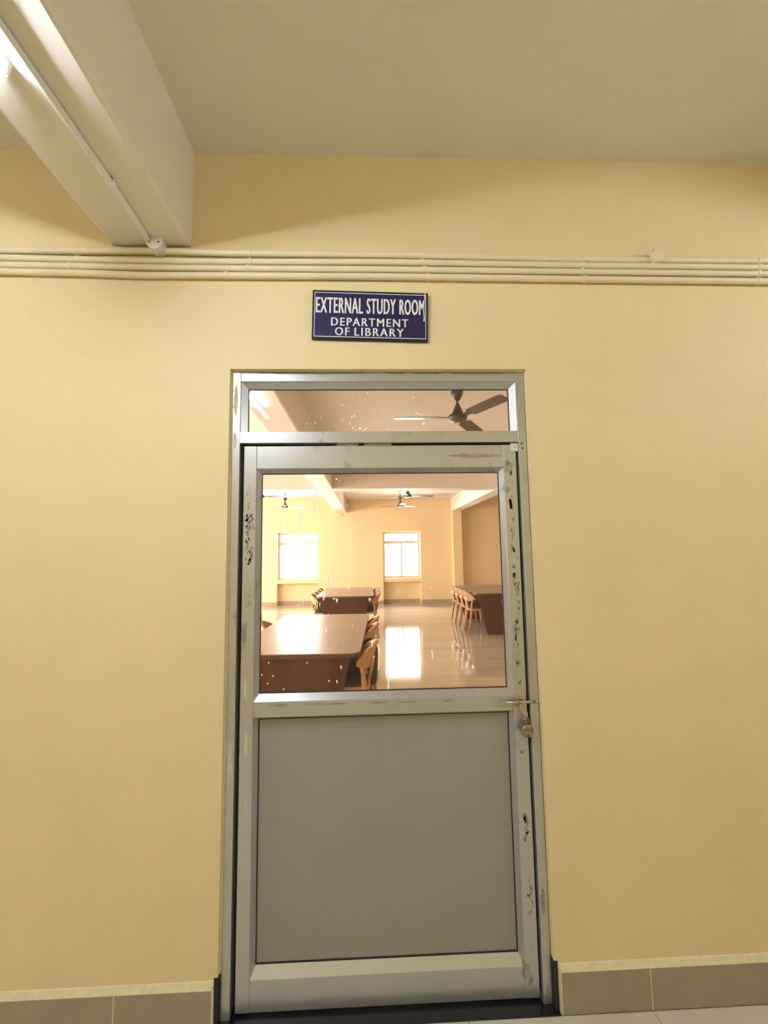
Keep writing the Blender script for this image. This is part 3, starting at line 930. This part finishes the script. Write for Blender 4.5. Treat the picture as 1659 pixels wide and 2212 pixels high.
fan = make_fan()
fan.location = (0.745, 2.09, ZC); fan.rotation_euler = (0, 0, math.radians(-62))
tag(fan, 'large dark brown ceiling fan seen through the transom', 'fan', 'ceiling fans of the study room')
for (x, y, a, lb) in ((0.78, 7.27, 10, 'ceiling fan above the right window, the nearer of the pair'), (0.76, 9.15, 35, 'ceiling fan above the right window, the farther of the pair'),
                      (-2.26, 7.15, 8, 'ceiling fan above the left window, cut by the door stile'), (-2.16, 9.15, 35, 'ceiling fan above the left window, the farther of the pair')):
    dup(fan, (x, y, ZC), math.radians(a), lb)

# ================================================================== TABLES
def rounded(x0, x1, y0, y1, r, n=5):
    P = []
    for cx, cy, a0 in ((x1 - r, y0 + r, -90), (x1 - r, y1 - r, 0), (x0 + r, y1 - r, 90), (x0 + r, y0 + r, 180)):
        for k in range(n + 1):
            t = math.radians(a0 + 90 * k / n)
            P.append((cx + r * math.cos(t), cy + r * math.sin(t)))
    return P


TZ = 0.725


def make_table(wd, ln, label):
    e = empty('study_table')
    h, l = wd / 2, ln / 2
    t = prism('tabletop', rounded(-h, h, -l, l, 0.09), 'z', TZ - 0.006, TZ, 'laminate_top', e)
    prism('edge_band', rounded(-h + 0.001, h - 0.001, -l + 0.001, l - 0.001, 0.09), 'z', TZ - 0.036, TZ - 0.006, 'edge_band', t)
    for s in (-1, 1):
        yc = s * (l - 0.06)
        prism('end_panel', [(-h + 0.08, TZ - 0.036), (h - 0.08, TZ - 0.036), (h - 0.22, 0.0), (-h + 0.22, 0.0)], 'y', yc - 0.02, yc + 0.02, 'laminate_dark', e)
    box('modesty_board', -0.02, 0.02, -l + 0.16, l - 0.16, 0.16, TZ - 0.036, 'laminate_dark', e)
    tag(e, label, 'table', 'long study tables')
    return e


t1 = make_table(1.02, 2.02, 'long dark brown table nearest to the door, at the left')
t1.location = (-0.60, 2.80, 0); t1.rotation_euler = (0, 0, math.radians(-2))
t2 = make_table(1.00, 1.80, 'dark table in the middle of the room under the left window')
t2.location = (-0.48, 6.78, 0)
t3 = make_table(1.00, 1.85, 'dark table at the right in front of the plain wall')
t3.location = (2.30, 6.90, 0)

# ================================================================== CHAIRS
def chair_back_mesh(parent):
    """curved back rail that sweeps forward into two tapered horns"""
    bm = bmesh.new()
    N = 28
    rings = []
    for i in range(N + 1):
        t = -1 + 2 * i / N
        th = math.radians(66) * t
        x = 0.205 * math.sin(th); y = -0.02 - 0.225 * math.cos(th)
        h = 0.080 * max(0.0, 1 - abs(t) ** 2.2) ** 0.8 + 0.014
        zc = 0.668 - 0.055 * abs(t) ** 1.6 + 0.0
        lean = -0.03 * (1 - abs(t))
        nx, ny = math.sin(th), -math.cos(th)
        th_ = 0.011
        ring = []
        for (dn, dz_) in ((-th_, -h), (th_, -h), (th_ * 1.2, 0), (th_, h), (-th_, h), (-th_ * 0.4, 0)):
            off = lean * dz_ / 0.09
            ring.append(bm.verts.new((x + nx * dn, y + ny * dn + off, zc + dz_)))
        rings.append(ring)
    for a, b in zip(rings, rings[1:]):
        for k in range(6):
            bm.faces.new((a[k], a[(k + 1) % 6], b[(k + 1) % 6], b[k]))
    bm.faces.new(rings[0]); bm.faces.new(rings[-1])
    o = finish('backrest', bm, 'chair_wood', parent, smooth=True)
    smooth_by_angle(o, 60)
    return o


def make_chair():
    e = empty('wooden_chair')
    seat = prism('seat', rounded(-0.19, 0.19, -0.215, 0.225, 0.09), 'z', 0.405, 0.440, 'chair_wood', e, 0.006)
    prism('cushion', rounded(-0.17, 0.17, -0.19, 0.205, 0.085), 'z', 0.440, 0.462, 'cushion', e, 0.008)
    chair_back_mesh(e)
    # lower back panel, tapering from seat to back rail
    bm = bmesh.new()
    rows_ = []
    for (z, hw, yb) in ((0.43, 0.085, -0.205), (0.52, 0.075, -0.228), (0.57, 0.085, -0.240), (0.62, 0.115, -0.246)):
        ro = []
        for k in range(7):
            s = -1 + 2 * k / 6
            ro.append((s * hw, yb + 0.06 * (s * hw / 0.13) ** 2 * 0.6, z))
        rows_.append(ro)
    fr_ = [[bm.verts.new((x, y + 0.008, z)) for x, y, z in ro] for ro in rows_]
    bk_ = [[bm.verts.new((x, y - 0.008, z)) for x, y, z in ro] for ro in rows_]
    for i in range(3):
        for k in range(6):
            bm.faces.new((fr_[i][k], fr_[i][k + 1], fr_[i + 1][k + 1], fr_[i + 1][k]))
            bm.faces.new((bk_[i][k], bk_[i + 1][k], bk_[i + 1][k + 1], bk_[i][k + 1]))
        bm.faces.new((fr_[i][0], fr_[i + 1][0], bk_[i + 1][0], bk_[i][0])); bm.faces.new((fr_[i][6], bk_[i][6], bk_[i + 1][6], fr_[i + 1][6]))
    for k in range(6):
        bm.faces.new((fr_[0][k], bk_[0][k], bk_[0][k + 1], fr_[0][k + 1])); bm.faces.new((fr_[3][k], fr_[3][k + 1], bk_[3][k + 1], bk_[3][k]))
    finish('back_panel', bm, 'chair_wood', e, smooth=True)
    for s in (-1, 1):
        tube('leg', [(s * 0.182, 0.215, 0.0), (s * 0.178, 0.19, 0.22), (s * 0.165, 0.175, 0.41)], [0.013, 0.019, 0.024], 'chair_wood', e, 10)
        tube('leg', [(s * 0.182, -0.235, 0.0), (s * 0.172, -0.20, 0.20), (s * 0.16, -0.172, 0.40), (s * 0.168, -0.165, 0.53), (s * 0.182, -0.140, 0.625)], [0.013, 0.019, 0.025, 0.019, 0.012], 'chair_wood', e, 10)
    tag(e, '', 'chair', 'wooden chairs around the study tables')
    return e


ch = make_chair()
placed = [0]


def put(x, y, deg, label):
    if placed[0] == 0:
        ch.location = (x, y, 0); ch.rotation_euler = (0, 0, math.radians(deg)); ch['label'] = label
        placed[0] = 1
        return ch
    return dup(ch, (x, y, 0), math.radians(deg), label)


# right of the nearest table
put(-0.265, 2.08, 89, 'tan wooden chair at the near right corner of the nearest table')
put(-0.235, 2.95, 88, 'wooden chair on the right side of the nearest table, just beyond the black chair')
put(-0.22, 3.40, 88, 'wooden chair on the right side of the nearest table, farthest from the door')
# left of the nearest table
put(-0.965, 2.66, -92, 'wooden chair on the left side of the nearest table, cut by the door stile')
put(-0.945, 3.16, -92, 'wooden chair on the left side of the nearest table, farther from the door')
put(-2.62, 7.75, -60, 'wooden chair far behind at the left, only a leg showing beside the stile')
# middle table
ordn = ['first', 'second', 'third', 'fourth']
for k, y in enumerate((6.18, 6.584, 6.988, 7.392)):
    put(-0.13, y, 90, 'wooden chair on the right side of the middle table, %s from the door' % ordn[k])
    put(-0.83, y, -90, 'wooden chair on the left side of the middle table, %s from the door' % ordn[k])
# right table
for k, y in enumerate((6.29, 6.70, 7.11, 7.52)):
    put(1.95, y, -90, 'wooden chair at the left of the right-hand table, %s from the door' % ordn[k])
put(2.65, 7.05, 90, 'wooden chair half hidden behind the right-hand table by the stile')

# black padded chair behind the near right corner chair
bcx = tag(empty('black_chair', (-0.225, 2.53, 0), math.radians(90)), 'black padded chair tucked under the nearest table behind a tan chair', 'chair')
prism('seat', rounded(-0.18, 0.18, -0.18, 0.22, 0.07), 'z', 0.40, 0.50, 'black_vinyl', bcx, 0.015)
bm = bmesh.new()
rings = []
for i in range(17):
    t = -1 + 2 * i / 16
    th = math.radians(70) * t
    x = 0.19 * math.sin(th); y = -0.03 - 0.19 * math.cos(th)
    zt = 0.68 - 0.08 * abs(t) ** 3
    nx, ny = math.sin(th), -math.cos(th)
    rings.append([bm.verts.new((x + nx * d, y + ny * d, z)) for d, z in ((-0.025, 0.34), (0.02, 0.30), (0.035, 0.5), (0.02, zt - 0.015), (0.0, zt), (-0.025, zt - 0.02))])
for a, b in zip(rings, rings[1:]):
    for k in range(6):
        bm.faces.new((a[k], a[(k + 1) % 6], b[(k + 1) % 6], b[k]))
bm.faces.new(rings[0]); bm.faces.new(rings[-1])
finish('backrest', bm, 'black_vinyl', bcx, smooth=True)
for sx_ in (-1, 1):
    for sy_ in (-1, 1):
        tube('leg', [(sx_ * 0.16, sy_ * 0.17, 0), (sx_ * 0.15, sy_ * 0.155, 0.40)], [0.012, 0.018], 'black_vinyl', bcx, 10)
